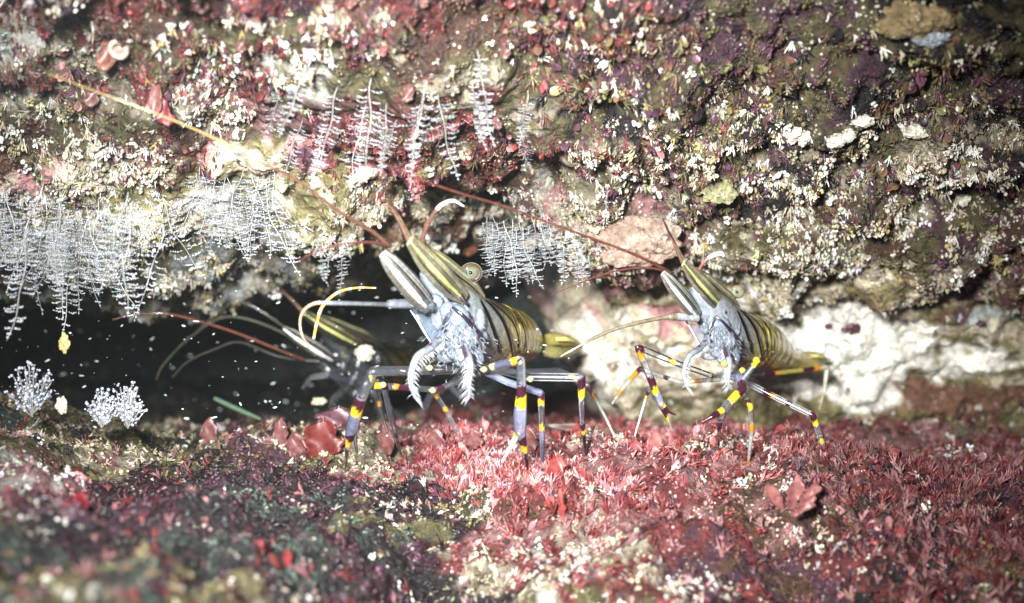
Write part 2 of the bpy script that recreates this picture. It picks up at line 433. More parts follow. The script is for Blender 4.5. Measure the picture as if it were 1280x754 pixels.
POP = [proto_popcorn(k, 100+k) for k in (7, 9, 11, 13)]
FIN = [proto_fingers(k, 200+k) for k in (5, 7, 9)]
HAI = [proto_fingers(k, 300+k, .022, False) for k in (7, 10)]
BLA = [proto_blades(k, 400+k) for k in (2, 3, 4, 5)]
def pick(keys, wts):
    T = np.array([PAL[k] for k in keys]); w = np.array(wts, float)/sum(wts)
    return lambda px, py, P: T[rng.choice(len(keys), len(px), p=w)]
def patch(scale, lo, hi, s): return lambda px, py, P: sstep(lo, hi, fbm(P, scale, 3, s))
DOWN, UPV = (0, -.3, -1), (0, -.2, 1)

def wall_fade(px, py): return (1-.85*sstep(540, 580, px)*sstep(715, 690, px)*sstep(278, 295, py))*(1-0.85*sstep(650, 850, px)*sstep(355, 385, py))
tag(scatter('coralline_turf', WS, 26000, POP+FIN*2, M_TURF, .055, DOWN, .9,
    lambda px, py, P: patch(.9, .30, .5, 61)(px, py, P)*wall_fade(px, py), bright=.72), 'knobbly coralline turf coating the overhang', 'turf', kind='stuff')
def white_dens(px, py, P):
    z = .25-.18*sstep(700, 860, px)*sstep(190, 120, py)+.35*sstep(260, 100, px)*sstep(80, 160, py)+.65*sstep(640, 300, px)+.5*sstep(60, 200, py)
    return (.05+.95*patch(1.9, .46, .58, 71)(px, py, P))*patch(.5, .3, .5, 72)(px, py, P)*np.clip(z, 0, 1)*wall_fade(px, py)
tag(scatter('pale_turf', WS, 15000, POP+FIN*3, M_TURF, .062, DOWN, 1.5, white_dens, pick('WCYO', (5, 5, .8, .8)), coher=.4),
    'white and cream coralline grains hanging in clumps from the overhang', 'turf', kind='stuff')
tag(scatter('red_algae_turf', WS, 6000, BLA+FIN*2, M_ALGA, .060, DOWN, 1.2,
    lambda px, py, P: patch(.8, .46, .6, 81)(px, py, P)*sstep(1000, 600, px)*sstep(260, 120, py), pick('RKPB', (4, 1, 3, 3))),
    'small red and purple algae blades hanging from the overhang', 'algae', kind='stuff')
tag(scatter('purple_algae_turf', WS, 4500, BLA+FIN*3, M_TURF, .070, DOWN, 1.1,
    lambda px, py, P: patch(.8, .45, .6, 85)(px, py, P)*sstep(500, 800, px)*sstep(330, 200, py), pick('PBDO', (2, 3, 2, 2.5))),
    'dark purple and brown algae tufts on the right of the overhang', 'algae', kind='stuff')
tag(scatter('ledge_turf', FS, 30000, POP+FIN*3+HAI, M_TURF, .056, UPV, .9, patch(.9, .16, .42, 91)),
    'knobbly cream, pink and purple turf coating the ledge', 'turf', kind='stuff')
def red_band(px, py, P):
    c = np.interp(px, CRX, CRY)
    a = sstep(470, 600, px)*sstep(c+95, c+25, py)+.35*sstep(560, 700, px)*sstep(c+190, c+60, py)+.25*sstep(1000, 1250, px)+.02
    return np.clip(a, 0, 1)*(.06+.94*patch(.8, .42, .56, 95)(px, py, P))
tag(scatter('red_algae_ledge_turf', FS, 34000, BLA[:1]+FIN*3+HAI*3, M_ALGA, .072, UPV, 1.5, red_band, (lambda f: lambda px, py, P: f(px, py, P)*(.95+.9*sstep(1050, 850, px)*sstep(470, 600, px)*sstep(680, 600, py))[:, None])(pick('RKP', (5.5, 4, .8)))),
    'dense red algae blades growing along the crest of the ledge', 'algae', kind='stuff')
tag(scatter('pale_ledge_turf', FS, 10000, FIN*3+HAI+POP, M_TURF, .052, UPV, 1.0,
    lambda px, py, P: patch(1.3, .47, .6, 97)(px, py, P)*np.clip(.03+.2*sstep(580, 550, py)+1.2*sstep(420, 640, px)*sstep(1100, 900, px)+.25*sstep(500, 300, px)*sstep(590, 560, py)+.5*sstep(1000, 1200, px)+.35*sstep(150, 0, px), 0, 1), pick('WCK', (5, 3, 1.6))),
    'cream and white coralline sprigs among the red algae of the ledge', 'turf', kind='stuff')

# ------------------------------------------------------------------ prawns
BLK = (.004, .003, .004, 1); DK = (.040, .007, .018, .94); YEL = (.62, .42, .02, .95); ORA = (.50, .19, .015, .9)
CLR = (.40, .44, .52, .05); BLU = (.34, .38, .60, .26); WHT = (.85, .9, .95, .8); OLV = (.30, .25, .06, .75); GRY = (.45, .50, .60, .5)
BRN = (.20, .075, .05, .85)
def lerp(a, b, t): return tuple(x*(1-t)+y*t for x, y in zip(a, b))
def stops(st, edge=.45):
    """st: [(t, colour)]; colours change abruptly at joints; a rim highlight is painted down two sides"""
    S_ = []
    for i, (u, k) in enumerate(st):      # pigment bands end a little before the next colour
        S_.append((u, k))
        if k[3] > .8 and i+1 < len(st) and st[i+1][1][3] < .8: S_[-1] = (u, k); nu = u+(st[i+1][0]-u)*.72; st = st[:i+1]+[(nu, st[i+1][1])]+st[i+2:]
    def f(t, a):
        c = st[0][1]
        for i, (u, k) in enumerate(st):
            if t >= u+.007*math.sin(2*a+u*40)+.004*math.sin(5*a+u*90): c = k
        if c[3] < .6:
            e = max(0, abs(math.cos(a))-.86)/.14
            c = lerp(c, (.60, .63, .72, .85), e*edge)  # bright rim of the clear shell, painted at the silhouette
        return c
    return f

M1 = 1
def make_prawn(label, mp, legs, s, extra, shade_tone=1.0):
    """mp(px,py,Y)->3d point in cm; s scale of radii (cm per reference pixel); legs: (points, colour stops)"""
    pc = FW/1280.0*s
    root = empty('prawn', mp(600, 580, 0.2))
    tag(root, label, 'prawn', 'striped prawns on the ledge')
    def path(pts, n, sm=True):
        q = np.array([list(mp(p[0], p[1], p[2]))+[p[3]*pc] for p in pts]); r = (smooth_path if sm else poly_path)(q, n)
        return r[:, :3], r[:, 3]
    # ---- body: carapace, belly, abdomen and tail in one skin, legs and jaws growing from it
    b = MB()
    sp = [(532, 338, -1.25, 9), (545, 356, -1.1, 20), (562, 380, -.85, 29), (582, 402, -.4, 36), (602, 417, .25, 42), (620, 424, .95, 43),
          (636, 426, 1.6, 41), (650, 430, 2.2, 33), (662, 432, 2.7, 22), (675, 432, 3.0, 14), (700, 432, 3.2, 12), (716, 433, 3.4, 9), (728, 434, 3.5, 3)]
    C, R = path(extra.get('spine', sp), 420)
    T, Nn, B = frames(C)
    dors = np.array([.55, .25, 1.0]); dors /= np.linalg.norm(dors)
    n = len(C); sd = 56; a = np.linspace(0, 2*math.pi, sd, endpoint=False)
    V = []; CC = []
    for i in range(n):
        t = i/(n-1)
        # frame with the back of the animal at angle 0
        e1 = dors-T[i]*np.dot(dors, T[i]); e1 /= np.linalg.norm(e1); e2 = np.cross(T[i], e1)
        seg = 1+.035*abs(math.sin(t*42))*(1 if .40 < t < .78 else 0)
        for k in a:
            rr = R[i]*seg*(1.06 if math.cos(k) > 0 else .98)
            V.append(C[i]+rr*(math.cos(k)*e1+.88*math.sin(k)*e2))
            up = (math.cos(k)+1)/2
            w = 1/(1+math.exp(-(t-.27-.10*(1-up))*26))     # olive sets in towards the back
            c = lerp((.46, .51, .56, .52), (.60, .46, .07, .86), w)
            if w > .5 and math.sin(t*230+.4*math.cos(k)*4) > .8: c = lerp(c, (.85, .75, .30, .95), .6)  # specular streaks along the hoops, painted pale gold
            if up > .8 and t < .35: c = lerp(c, (.24, .22, .10, .8), (up-.8)*5)
            if up < .25: c = lerp(c, (.30, .35, .43, .5), (.25-up)*3*(1-w*.6))
            # dark hoops, close together over the abdomen, two bold ones on the carapace
            tt = t+.035*math.cos(k)+.006*math.sin(3*k)
            for (u0, wd, lo) in ((.40, .005, .1), (.432, .004, .1), (.462, .005, .1),
                                 (.492, .0035, .1), (.520, .005, .1), (.548, .0035, .1), (.575, .004, .1), (.60, .0035, .1), (.628, .004, .1), (.655, .003, .1), (.68, .004, .1), (.703, .003, .1), (.725, .004, .1), (.80, .003, .1)):
                dd = abs(tt-u0)
                wd *= .8
                if dd < wd and up > lo: c = BLK
                elif dd < wd*1.5 and up > lo: c = lerp(c, BLK, .5)
            if t > .80: c = lerp(c, (.30, .26, .09, .8), .6)
            if .745 < t < .79 and up > .55: c = YEL
            CC.append(c)
    F = [(i*sd+j, i*sd+(j+1) % sd, (i+1)*sd+(j+1) % sd, (i+1)*sd+j) for i in range(n-1) for j in range(sd)]
    F.append(tuple(range(sd))[::-1]); F.append(tuple((n-1)*sd+j for j in range(sd)))
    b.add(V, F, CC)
    VA = np.array(V); QX = 640+VA[:, 0]/(CAMD+VA[:, 1])*CAMD*1280/FW; QY = 377-VA[:, 2]/(CAMD+VA[:, 1])*CAMD*1280/FW
    def on_body(x, y, lift=.012):
        g = mp(x, y, 0); gx = 640+g[0]/(CAMD+g[1])*CAMD*1280/FW; gy = 377-g[2]/(CAMD+g[1])*CAMD*1280/FW
        d = np.hypot(QX-gx, QY-gy); m_ = d < 5
        Y = VA[m_, 1].min() if m_.any() else VA[d.argmin(), 1]
        return list(at(gx, gy, Y-lift))
    def drawn(pts, c, w=1.2):
        q = smooth_path(np.array([on_body(p[0], p[1])+[p[2]*pc*w] for p in pts]), 40); q[:, 1] = np.convolve(np.pad(q[:, 1], 3, 'edge'), np.ones(7)/7, 'valid'); tube(b, q[:, :3], q[:, 3], c, 6)
    drawn([(600, 374, .8), (607, 388, 1.6), (614, 404, 1.8), (621, 425, 1.9), (624, 440, 1.4)], BLK); drawn([(606, 374, .8), (618, 386, 1.7), (630, 404, 1.8), (638, 428, 1.8), (642, 452, 1.2)], BLK)
    drawn([(612, 376, .6), (632, 392, .8), (646, 414, .8), (651, 452, .6)], BLK); drawn([(619, 378, .6), (642, 390, .7), (656, 414, .7), (658, 448, .5)], BLK)
    
    # tail fan blades
    for pts, cc in (([(664, 432, 2.6, 6), (690, 424, 2.8, 10), (712, 426, 3.0, 8), (726, 430, 3.2, 2)], (.32, .28, .08, .75)),
                    ([(664, 434, 2.6, 6), (690, 440, 2.6, 9), (708, 441, 2.8, 7), (720, 439, 3.0, 2)], (.26, .23, .09, .7)),
                    ([(695, 424, 2.5, 2), (708, 424, 2.6, 3), (718, 427, 2.8, 1)], (.75, .66, .2, .9))):
        dx, dy, dY = extra.get('tail', (0, 0, 0)); c_, r_ = path([(p[0]+dx, p[1]+dy, p[2]+dY, p[3]) for p in pts], 20); tube(b, c_, r_, cc, 10, .4)
    if 'tail' not in extra: ball(b, mp(661, 412, 2.0), 6.5*pc, (.85, .74, .25, .95), 2, (1, 1, 1), .2); ball(b, mp(671, 424, 2.2), 5.5*pc, (.85, .50, .04, .95), 2, (1, .8, 1.2), .2)
    # gills and jaws: soft white lobes with feathery edges
    r = np.random.default_rng(5)
    for (x, y, Y, q, sq) in ((570, 400, -1.25, 17, (1, .6, 1.1)), (563, 418, -1.25, 15, (1, .6, 1.1)), (583, 420, -1.2, 15, (1, .6, 1.2)), (572, 436, -1.2, 16, (1.1, .6, .9)),
                             (560, 390, -1.3, 10, (1, .6, 1.2)), (590, 437, -1.0, 9, (1, .6, 1.2)), (548, 398, -1.2, 9, (1, .6, 1.5)), (556, 446, -1.1, 12, (1.2, .5, .6)), (580, 452, -1.1, 11, (1.1, .5, .7)),
                             (596, 448, -1.0, 9, (1, .6, 1.2)), (540, 378, -1.3, 12, (1.2, .6, .9)), (600, 400, -.9, 9, (.7, .6, 1.6)), (604, 425, -.7, 9, (.7, .6, 1.5))):
        ball(b, mp(x, y, Y), q*pc, (.30, .36, .45, .34), 3, sq, .16)
    for k in range(260):
        x = r.normal(572, 15); y = r.normal(425, 18); ln = r.uniform(5, 13); an = r.uniform(-.6, .6)+(x-572)/40
        c_, r_ = path([(x, y, -1.38, .32), (x+math.sin(an)*ln*.5, y+math.cos(an)*ln*.5, -1.48, .28), (x+math.sin(an*1.4)*ln, y+math.cos(an)*ln, -1.46, .12)], 5)
        tube(b, c_, r_, (.50, .56, .64, .5), 3)
    # feeding legs with combs of hair
    for pts, side in (([(548, 425, -1.3, 5), (536, 437, -1.6, 5.2), (522, 446, -1.8, 4.5), (514, 466, -1.9, 3.6), (514, 482, -1.9, 2.8), (519, 499, -1.85, 1)], 1),
                      ([(580, 432, -1.4, 4.5), (585, 446, -1.65, 5), (588, 460, -1.8, 4), (586, 478, -1.85, 3.2), (587, 497, -1.8, .8)], -1)):
        c_, r_ = path(pts, 46)
        tube(b, c_, r_, lambda t, a_: (.06, .025, .05, .85) if (t < .42 and (math.cos(a_) > .35) and (side < 0 or int(t*60) % 3)) else (.42, .47, .54, .5), 12)
        for k in range(90):
            i = int(len(c_)*(k+.5)/90); o_ = c_[i]; w = r.uniform(8, 15)*pc
            d = np.array([side*1.0+r.normal(0, .2), r.normal(-.1, .2), -.75+r.normal(0, .15)]); d /= np.linalg.norm(d)
            if r.uniform() < .3: d[0] *= -1; w *= .6
            e = np.array([o_, o_+d*w*.6, o_+d*w+np.array([0, 0, -.15*w])]); tube(b, e, [.34*pc, .28*pc, .10*pc], (.85, .89, .95, .65), 3)
    # brown marks round the mouth, painted on low ridges
    for pts in ([(565, 384, -1.5, 1.6), (576, 392, -1.52, 2), (584, 400, -1.5, 2.6), (590, 407, -1.45, 3.4)], [(594, 410, -1.35, 1.6), (601, 420, -1.3, 3.4)], [(603, 424, -1.2, 2.6), (611, 427, -1.15, 1.4)], [(605, 430, -1.2, 1.2), (612, 434, -1.1, 1.8)],
                [(563, 386, -1.5, 1.3), (558, 396, -1.5, 1.5), (554, 406, -1.5, 1.4)], [(552, 410, -1.45, 2.6), (557, 414, -1.45, 2.2)], [(556, 421, -1.45, 1.6), (560, 425, -1.45, 1.8)],
                [(559, 365, -1.3, 2.6), (563, 374, -1.35, 3.6)], [(573, 361, -1.2, 2.2), (578, 372, -1.25, 2.6), (583, 380, -1.3, 1.8)], [(604, 440, -1.1, 1), (614, 446, -1.0, 2.6)]):
        c_, r_ = path(pts, 14); tube(b, c_, r_, (.018, .010, .022, .95), 8)
    # left cheek plate and the pale rim of the carapace
    c_, r_ = path([(516, 384, -1.2, 2), (527, 396, -1.2, 8), (538, 412, -1.15, 10), (547, 430, -1.1, 6)], 18); tube(b, c_, r_, (.22, .28, .37, .30), 14, .35)
    c_, r_ = path([(513, 388, -1.3, .9), (523, 402, -1.35, 1.1), (536, 424, -1.3, .9), (545, 436, -1.2, .7)], 18); tube(b, c_, r_, (.85, .9, 1, .85), 6)
    for (x, y) in ((608, 388), (622, 400), (615, 412), (640, 402), (632, 418), (645, 425), (628, 437), (660, 440), (592, 392)):
        ball(b, mp(x, y, -.35+(x-592)*.012), .9*pc, (.9, .92, .9, .9), 1)
    # walking legs
    for pts, st in legs:
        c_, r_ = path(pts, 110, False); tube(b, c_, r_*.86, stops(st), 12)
    if shade_tone < 1: b.C = [c*np.array([shade_tone, shade_tone, shade_tone*.95, .8]) for c in b.C]  # colours and opacity turned down to imitate the dark of the hollow
    body = b.build('body', M_TIS, root)
    # ---- antennal scales: curved plates with a bright streak and dark edges
    def scale(pts, marks, base):
        """marks: (position across -1..1, half width, colour, both faces)"""
        m = MB(); c_, r_ = path(pts, 60); r_ = r_*.86
        tn = 1 if shade_tone == 1 else shade_tone*.8
        def cf(t, a_):
            x = math.cos(a_); front = math.sin(a_) < .05
            for x0, hw, c in marks:
                if front and abs(x-x0) < hw*(.35+.65*math.sin(math.pi*min(1, max(0, t*.9+.08)))): return c
            if abs(x) > .985: return (.10, .07, .05, .9)
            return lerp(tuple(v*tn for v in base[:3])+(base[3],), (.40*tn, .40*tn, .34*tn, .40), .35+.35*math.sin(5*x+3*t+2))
        tube(m, c_, r_, cf, 72, .30); return m.build('antennal_scale', M_TIS, root)
    scale([(478, 316, -2.6, 6), (490, 331, -2.5, 12), (508, 352, -2.2, 15), (522, 368, -1.9, 15), (536, 384, -1.5, 11)],
          [(M1*.30, .26, (.97, .98, 1, 1)), (M1*-.30, .09, BLK), (M1*-.72, .07, (.6, .6, .6, .8)), (M1*-.05, .03, (.05, .04, .03, .95)), (M1*.60, .03, (.06, .05, .03, .9)), (M1*-.5, .03, (.75, .75, .7, .8)), (M1*.82, .07, (.12, .09, .05, .9))], (.26, .27, .25, .38))
    scale([(512, 300, -2.4, 8), (530, 322, -2.1, 15), (550, 343, -1.8, 17), (566, 360, -1.4, 15), (582, 374, -1.1, 9)],
          [(M1*.20, .16, (.66, .68, .26, 1)), (M1*-.25, .05, (.10, .08, .03, .9)), (M1*.38, .03, (.06, .05, .02, .95)), (M1*-.02, .025, (.08, .06, .02, .9)), (M1*-.48, .03, (.55, .52, .22, .9)), (M1*.62, .06, BLK), (M1*-.70, .06, (.5, .48, .25, .8))], (.25, .22, .10, .60))
    scale([(532, 312, -1.5, 6), (552, 328, -1.3, 12), (570, 344, -1.0, 14), (588, 358, -.7, 13), (604, 374, -.4, 7)],
          [(M1*.05, .10, BLK), (M1*.60, .05, (.10, .08, .03, .9)), (M1*-.5, .10, (.40, .40, .20, .8))], (.23, .20, .09, .60))
    # ---- beak
    m = MB()
    c_, r_ = path([(533, 322, -2.0, 6), (513, 300, -2.2, 4.5), (496, 268, -2.4, 2.6), (484, 244, -2.5, 1.7), (477, 229, -2.6, .5)], 40)
    tube(m, c_, r_, lambda t, a_: (.055, .025, .02, .95) if abs(math.cos(a_)) > .45 or t > .6 else (.30, .27, .10, .85), 12)
    c_, r_ = path([(512, 303, -2.3, 3), (500, 278, -2.4, 2.2), (489, 260, -2.5, 1.4), (479, 257, -2.55, .9), (476, 261, -2.55, .4)], 26); tube(m, c_, r_, (.16, .09, .07, .9), 8)
    m.build('beak', M_TIS, root)
    # ---- eyes
    for (x, y, Y, sc_) in extra['eyes']:
        m = MB(); c_, r_ = path([(x-20, y+9, Y+.15, 2.5), (x-10, y+4, Y+.05, 3.2), (x, y, Y, 4)], 14); tube(m, c_, r_, (.62, .58, .22, .85), 10)
        ball(m, mp(x+1, y, Y), 7.5*pc*sc_, extra.get('eyein', (.16, .13, .08, .75)), 3)
        ball(m, mp(x, y, Y-.10), 4.2*pc*sc_, (.10, .30, .26, .95), 2); ball(m, mp(x, y, Y-.14), 2.4*pc*sc_, (.01, .01, .01, 1), 2)
        e = m.build('eye', M_TIS, root)
        m = MB(); cc = mp(x+1, y, Y); R_ = 12.5*pc*sc_; ball(m, cc, R_, extra.get('eyeout', (.30, .25, .17, .30)), 3, (1.05, 1, .95))
        an = np.linspace(0, 2*math.pi, 41)
        ball(m, mp(x-4, y-5, Y-.13), 1.3*pc, (.95, .95, .95, 1), 1)  # white bead imitates the torch glint on the eye
        tube(m, np.stack([cc[0]+R_*1.03*np.cos(an), cc[1]+0*an, cc[2]+R_*.93*np.sin(an)], 1), np.full(41, .6*pc), (.38, .32, .20, .8), 6, caps=False)
        m.build('cornea', M_TIS, e)
    # ---- antennae
    for nm, pts, cf in extra['feelers']:
        pts = [(p[0], p[1], min(p[2], wall_Y(p[0], p[1])-(.35 if p[0] > 280 else .75)) if p[1] < 250 else p[2], p[3]) for p in pts]
        m = MB(); q = np.array([list(at(p[0], p[1], p[2]))+[p[3]*FW/1280] for p in pts]); rr = smooth_path(q, 110)
        tube(m, rr[:, :3], rr[:, 3]*(1+.05*np.sin(np.arange(110)*2.1)), cf, 8); m.build(nm, M_TIS, root)
    return root

def mp_front(x, y, Y): return at(x, y, Y-.0)
def fy(px, py): return floor_Y(px, py)
def band(t0, *more): return [(t0[0], t0[1])]+list(more)
def walk(kneeY, pts, foot):
    return pts
f1 = fy(436, 584)
front_legs = [
 ([(600, 462, -.9, 5), (540, 463, -1.5, 6), (466, 464, -1.9, 6.5), (449, 502, -1.7, 8), (440, 536, -1.4, 8.5), (434, 560, -1.2, 3.2), (432, 592, f1-.1, 1.6)],
  [(0, CLR), (.46, DK), (.50, YEL), (.545, BLU), (.60, DK), (.635, YEL), (.675, BLU), (.755, DK), (.785, YEL), (.825, CLR)]),
 ([(441, 532, -1.4, 6), (444, 548, -1.3, 3.2), (446, 568, -1.1, 1.2)], [(0, YEL), (.35, CLR)]),
 ([(600, 468, -.9, 4), (545, 487, -1.3, 4), (468, 482, -1.7, 4.6)], [(0, CLR), (.38, DK), (.50, CLR), (.71, DK), (.80, ORA), (.85, CLR), (.88, DK), (.94, YEL)]),
 ([(480, 484, -1.6, 3.5), (487, 513, -1.4, 4.2), (495, 545, -1.1, 3.4), (503, 575, fy(503, 572), 1.4)], [(0, CLR), (.28, YEL), (.38, CLR)]),
 ([(463, 470, -1.2, 2.5), (474, 506, -.9, 3), (484, 540, -.6, 2)], [(0, YEL), (.12, CLR), (.42, ORA), (.55, CLR)]),
 ([(598, 465, -.9, 5), (625, 456, -1.3, 6), (651, 450, -1.7, 6), (652, 490, -1.6, 6.8), (650, 520, -1.5, 9.5), (650, 541, -1.4, 8), (657, 566, -1.2, 3.4), (661, 594, fy(661, 592)-.1, 1.8)],
  [(0, CLR), (.10, (.75, .75, .3, .7)), (.13, BLU), (.25, YEL), (.315, CLR), (.40, DK), (.445, YEL), (.50, BLU), (.61, DK), (.66, YEL), (.725, CLR)]),
 ([(648, 540, -1.4, 5), (638, 560, -1.4, 3.4), (627, 578, -1.35, 1.5)], [(0, YEL), (.22, (.45, .42, .35, .7))]),
 ([(600, 462, -.8, 5), (635, 478, -.9, 5), (676, 491, -1.1, 5), (677, 520, -1.0, 4.2), (678, 552, -.8, 3.8), (678, 586, fy(678, 584), 2.4)],
  [(0, BLU), (.40, DK), (.435, YEL), (.49, CLR), (.595, YEL), (.655, BLU)]),
 ([(606, 458, -.3, 6), (660, 471, -.5, 6.5), (727, 472, -.6, 6.2), (727, 508, -.5, 4.5), (729, 540, -.3, 3.6), (732, 570, fy(732, 568), 2)],
  [(0, CLR), (.44, DK), (.50, YEL), (.56, CLR), (.67, DK), (.705, YEL), (.75, CLR)]),
 ([(612, 466, .3, 4), (700, 463, .9, 4), (733, 480, 1.0, 3.2), (745, 500, .9, 2.8), (758, 524, .7, 2.2), (771, 552, .6, 1.4)],
  [(0, CLR), (.52, YEL), (.56, CLR), (.64, DK), (.69, ORA), (.735, (.4, .42, .4, .6))]),
 ([(575, 470, .5, 4), (545, 494, .8, 4.5), (558, 514, .9, 4.2), (575, 545, .9, 2.6)], [(0, CLR), (.43, ORA), (.49, CLR), (.62, YEL), (.69, CLR)]),
]
for (x, y) in ((479, 481), (541, 488), (537, 460), (663, 474), (605, 462)):
    front_legs.append(([(x-3.5, y-9+9, -1.75, 2.2), (x, y, -1.8, 3.8), (x+3, y+.5, -1.75, 2)], [(0, (.70, .68, .25, .85))]))
red = lambda t, a: (.11, .035, .028, .95)
def goldband(t, a): return (.60, .36, .08, .9) if int(t*22) % 3 else (.75, .7, .6, .8)
front_extra = dict(eyes=[(588, 341, -.7, 1.0)], feelers=[
 ('antenna', [(486, 308, -2.4, 2.6), (466, 290, -2.6, 2.2), (420, 262, -3.0, 1.8), (375, 228, -3.3, 1.5), (320, 200, -3.5, 1.2), (262, 170, -3.5, .8), (200, 144, -3.5, .75), (140, 122, -3.6, .65), (60, 92, -3.7, .45)],
   lambda t, a: (.12, .055, .035, .95) if t < .5 else (.42, .30, .12, .9)),
 ('antennule', [(488, 308, -2.4, 1.7), (462, 303, -2.7, 1.4), (425, 306, -2.9, 1.2), (392, 316, -3.0, .9), (372, 328, -3.1, .5)], red),
 ('antennule', [(529, 318, -1.9, 3), (528, 300, -2.0, 2.8), (536, 278, -2.1, 2.6), (550, 258, -2.2, 2.4), (566, 251, -2.3, 1.6), (580, 258, -2.3, .6)],
   lambda t, a: (.13, .06, .05, .92) if t < .62 else (.85, .82, .78, .9)),
 ('antenna', [(540, 382, -1.5, 6), (515, 380, -1.7, 6), (492, 380, -1.8, 5.2), (486, 381, -1.8, 5.4), (484, 381, -1.8, 3.2), (460, 380, -2.0, 2.5), (420, 379, -2.2, 2.6), (395, 379, -2.2, 2.1), (380, 388, -2.1, 1.8), (375, 403, -2.0, 1.5), (378, 420, -2.0, 1.2), (386, 432, -1.9, .9)],
   lambda t, a: (.34, .38, .44, .22) if t < .66 else (.48, .34, .22, .9)),
 ('antennule', [(470, 360, -1.0, 1.0), (445, 360, -1.1, 1.4), (422, 366, -1.2, 1.8), (404, 382, -1.2, 2.2), (397, 400, -1.2, 2.2), (392, 424, -1.2, 1.6)], goldband),
])
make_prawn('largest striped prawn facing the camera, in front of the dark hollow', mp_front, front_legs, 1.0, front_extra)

S2 = .80; Y2 = .7
def mp_right(x, y, Y): return at(826+(x-475)*S2*.95, 340+(y-315)*S2, Y*S2+Y2)
def inv(px, py): return 475+(px-826)/(S2*.95), 315+(py-340)/S2
def rl(pts, st):     # leg given in photo pixels
    return ([(*inv(p[0], p[1]), (p[2]-Y2)/S2, p[3]/S2) for p in pts], st)
right_legs = [
 rl([(890, 470, -.2, 4), (848, 455, -.5, 4.5), (797, 434, -.8, 4.8), (812, 470, -.7, 5.2), (826, 505, -.6, 5.5), (834, 522, -.5, 2.4), (841, 540, -.4, 1)],
    [(0, CLR), (.26, YEL), (.30, CLR), (.45, DK), (.52, ORA), (.58, CLR), (.66, DK), (.72, YEL), (.77, BLU), (.84, DK), (.895, YEL), (.925, (.3, .28, .25, .8))]),
 rl([(826, 503, -.6, 4), (836, 515, -.6, 2.2), (845, 519, -.6, .8)], [(0, YEL), (.3, DK)]),
 rl([(900, 474, .6, 3.5), (850, 478, .8, 3.5), (800, 461, 1.0, 4), (778, 486, 1.1, 3.4), (764, 506, 1.1, 1.5)], [(0, CLR), (.15, ORA), (.22, CLR), (.40, DK), (.45, CLR), (.60, DK), (.67, ORA), (.78, (.5, .45, .35, .6)), (.86, ORA), (.94, CLR)]),
 rl([(820, 470, .6, 2.5), (808, 495, .7, 2.6), (792, 550, .6, 1.2)], [(0, CLR), (.25, DK), (.33, ORA), (.42, (.4, .4, .4, .6))]),
 rl([(905, 470, -.5, 5), (930, 472, -.9, 5.5), (946, 452, -1.0, 3.5), (948, 450, -1.0, 4.5)], [(0, BLU), (.6, CLR), (.86, YEL)]),
 rl([(925, 470, -.8, 6), (928, 486, -1.0, 6.5), (915, 500, -1.05, 6), (903, 515, -1.1, 6.5), (899, 535, -1.0, 3), (898, 562, fy(898, 560)-.1, 1.3)], [(0, BLU), (.06, DK), (.16, YEL), (.24, CLR), (.36, DK), (.46, YEL), (.55, DK), (.75, CLR)]),
 rl([(903, 513, -1.1, 5), (890, 521, -1.2, 3.6), (877, 528, -1.2, 1)], [(0, YEL), (.25, DK)]),
 rl([(918, 470, -.6, 4), (938, 508, -.8, 3.8), (940, 535, -.7, 3.6), (935, 582, fy(935, 580), 2)], [(0, CLR), (.25, DK), (.30, YEL), (.38, CLR), (.50, ORA), (.60, (.42, .42, .42, .7)), (.90, ORA)]),
 rl([(915, 468, -.2, 5), (960, 492, -.4, 4.5), (1016, 519, -.6, 4.5), (1025, 546, -.6, 4), (1045, 602, fy(1045, 598), 2)], [(0, CLR), (.20, DK), (.25, ORA), (.28, CLR), (.34, DK), (.38, CLR), (.485, DK), (.535, YEL), (.575, CLR), (.67, YEL), (.715, BLU)]),
 rl([(925, 470, 1.6, 4), (975, 466, 2.0, 4), (1034, 459, 2.4, 4.6), (1030, 490, 2.4, 2.4), (1024, 512, 2.2, 1.2)], [(0, CLR), (.18, DK), (.27, ORA), (.31, OLV), (.50, DK), (.58, ORA), (.67, (.5, .5, .4, .6))]),
]
for (x, y) in ((905, 455), (928, 463), (945, 450)): right_legs.append(rl([(x-3, y, -.75, 2), (x, y, -.8, 4.2), (x+3, y, -.75, 2)], [(0, (.85, .6, .08, .95))]))
rsp = [(*inv(p[0], p[1]), (p[2]-Y2)/S2, p[3]/S2) for p in ((868, 356, -.4, 7), (878, 372, -.35, 17), (892, 393, -.1, 25), (907, 410, .3, 30), (924, 422, .8, 33), (941, 429, 1.3, 34), (957, 435, 1.8, 30), (972, 442, 2.2, 23), (987, 449, 2.6, 16), (1003, 455, 2.9, 12), (1020, 459, 3.1, 9), (1034, 461, 3.2, 4))]
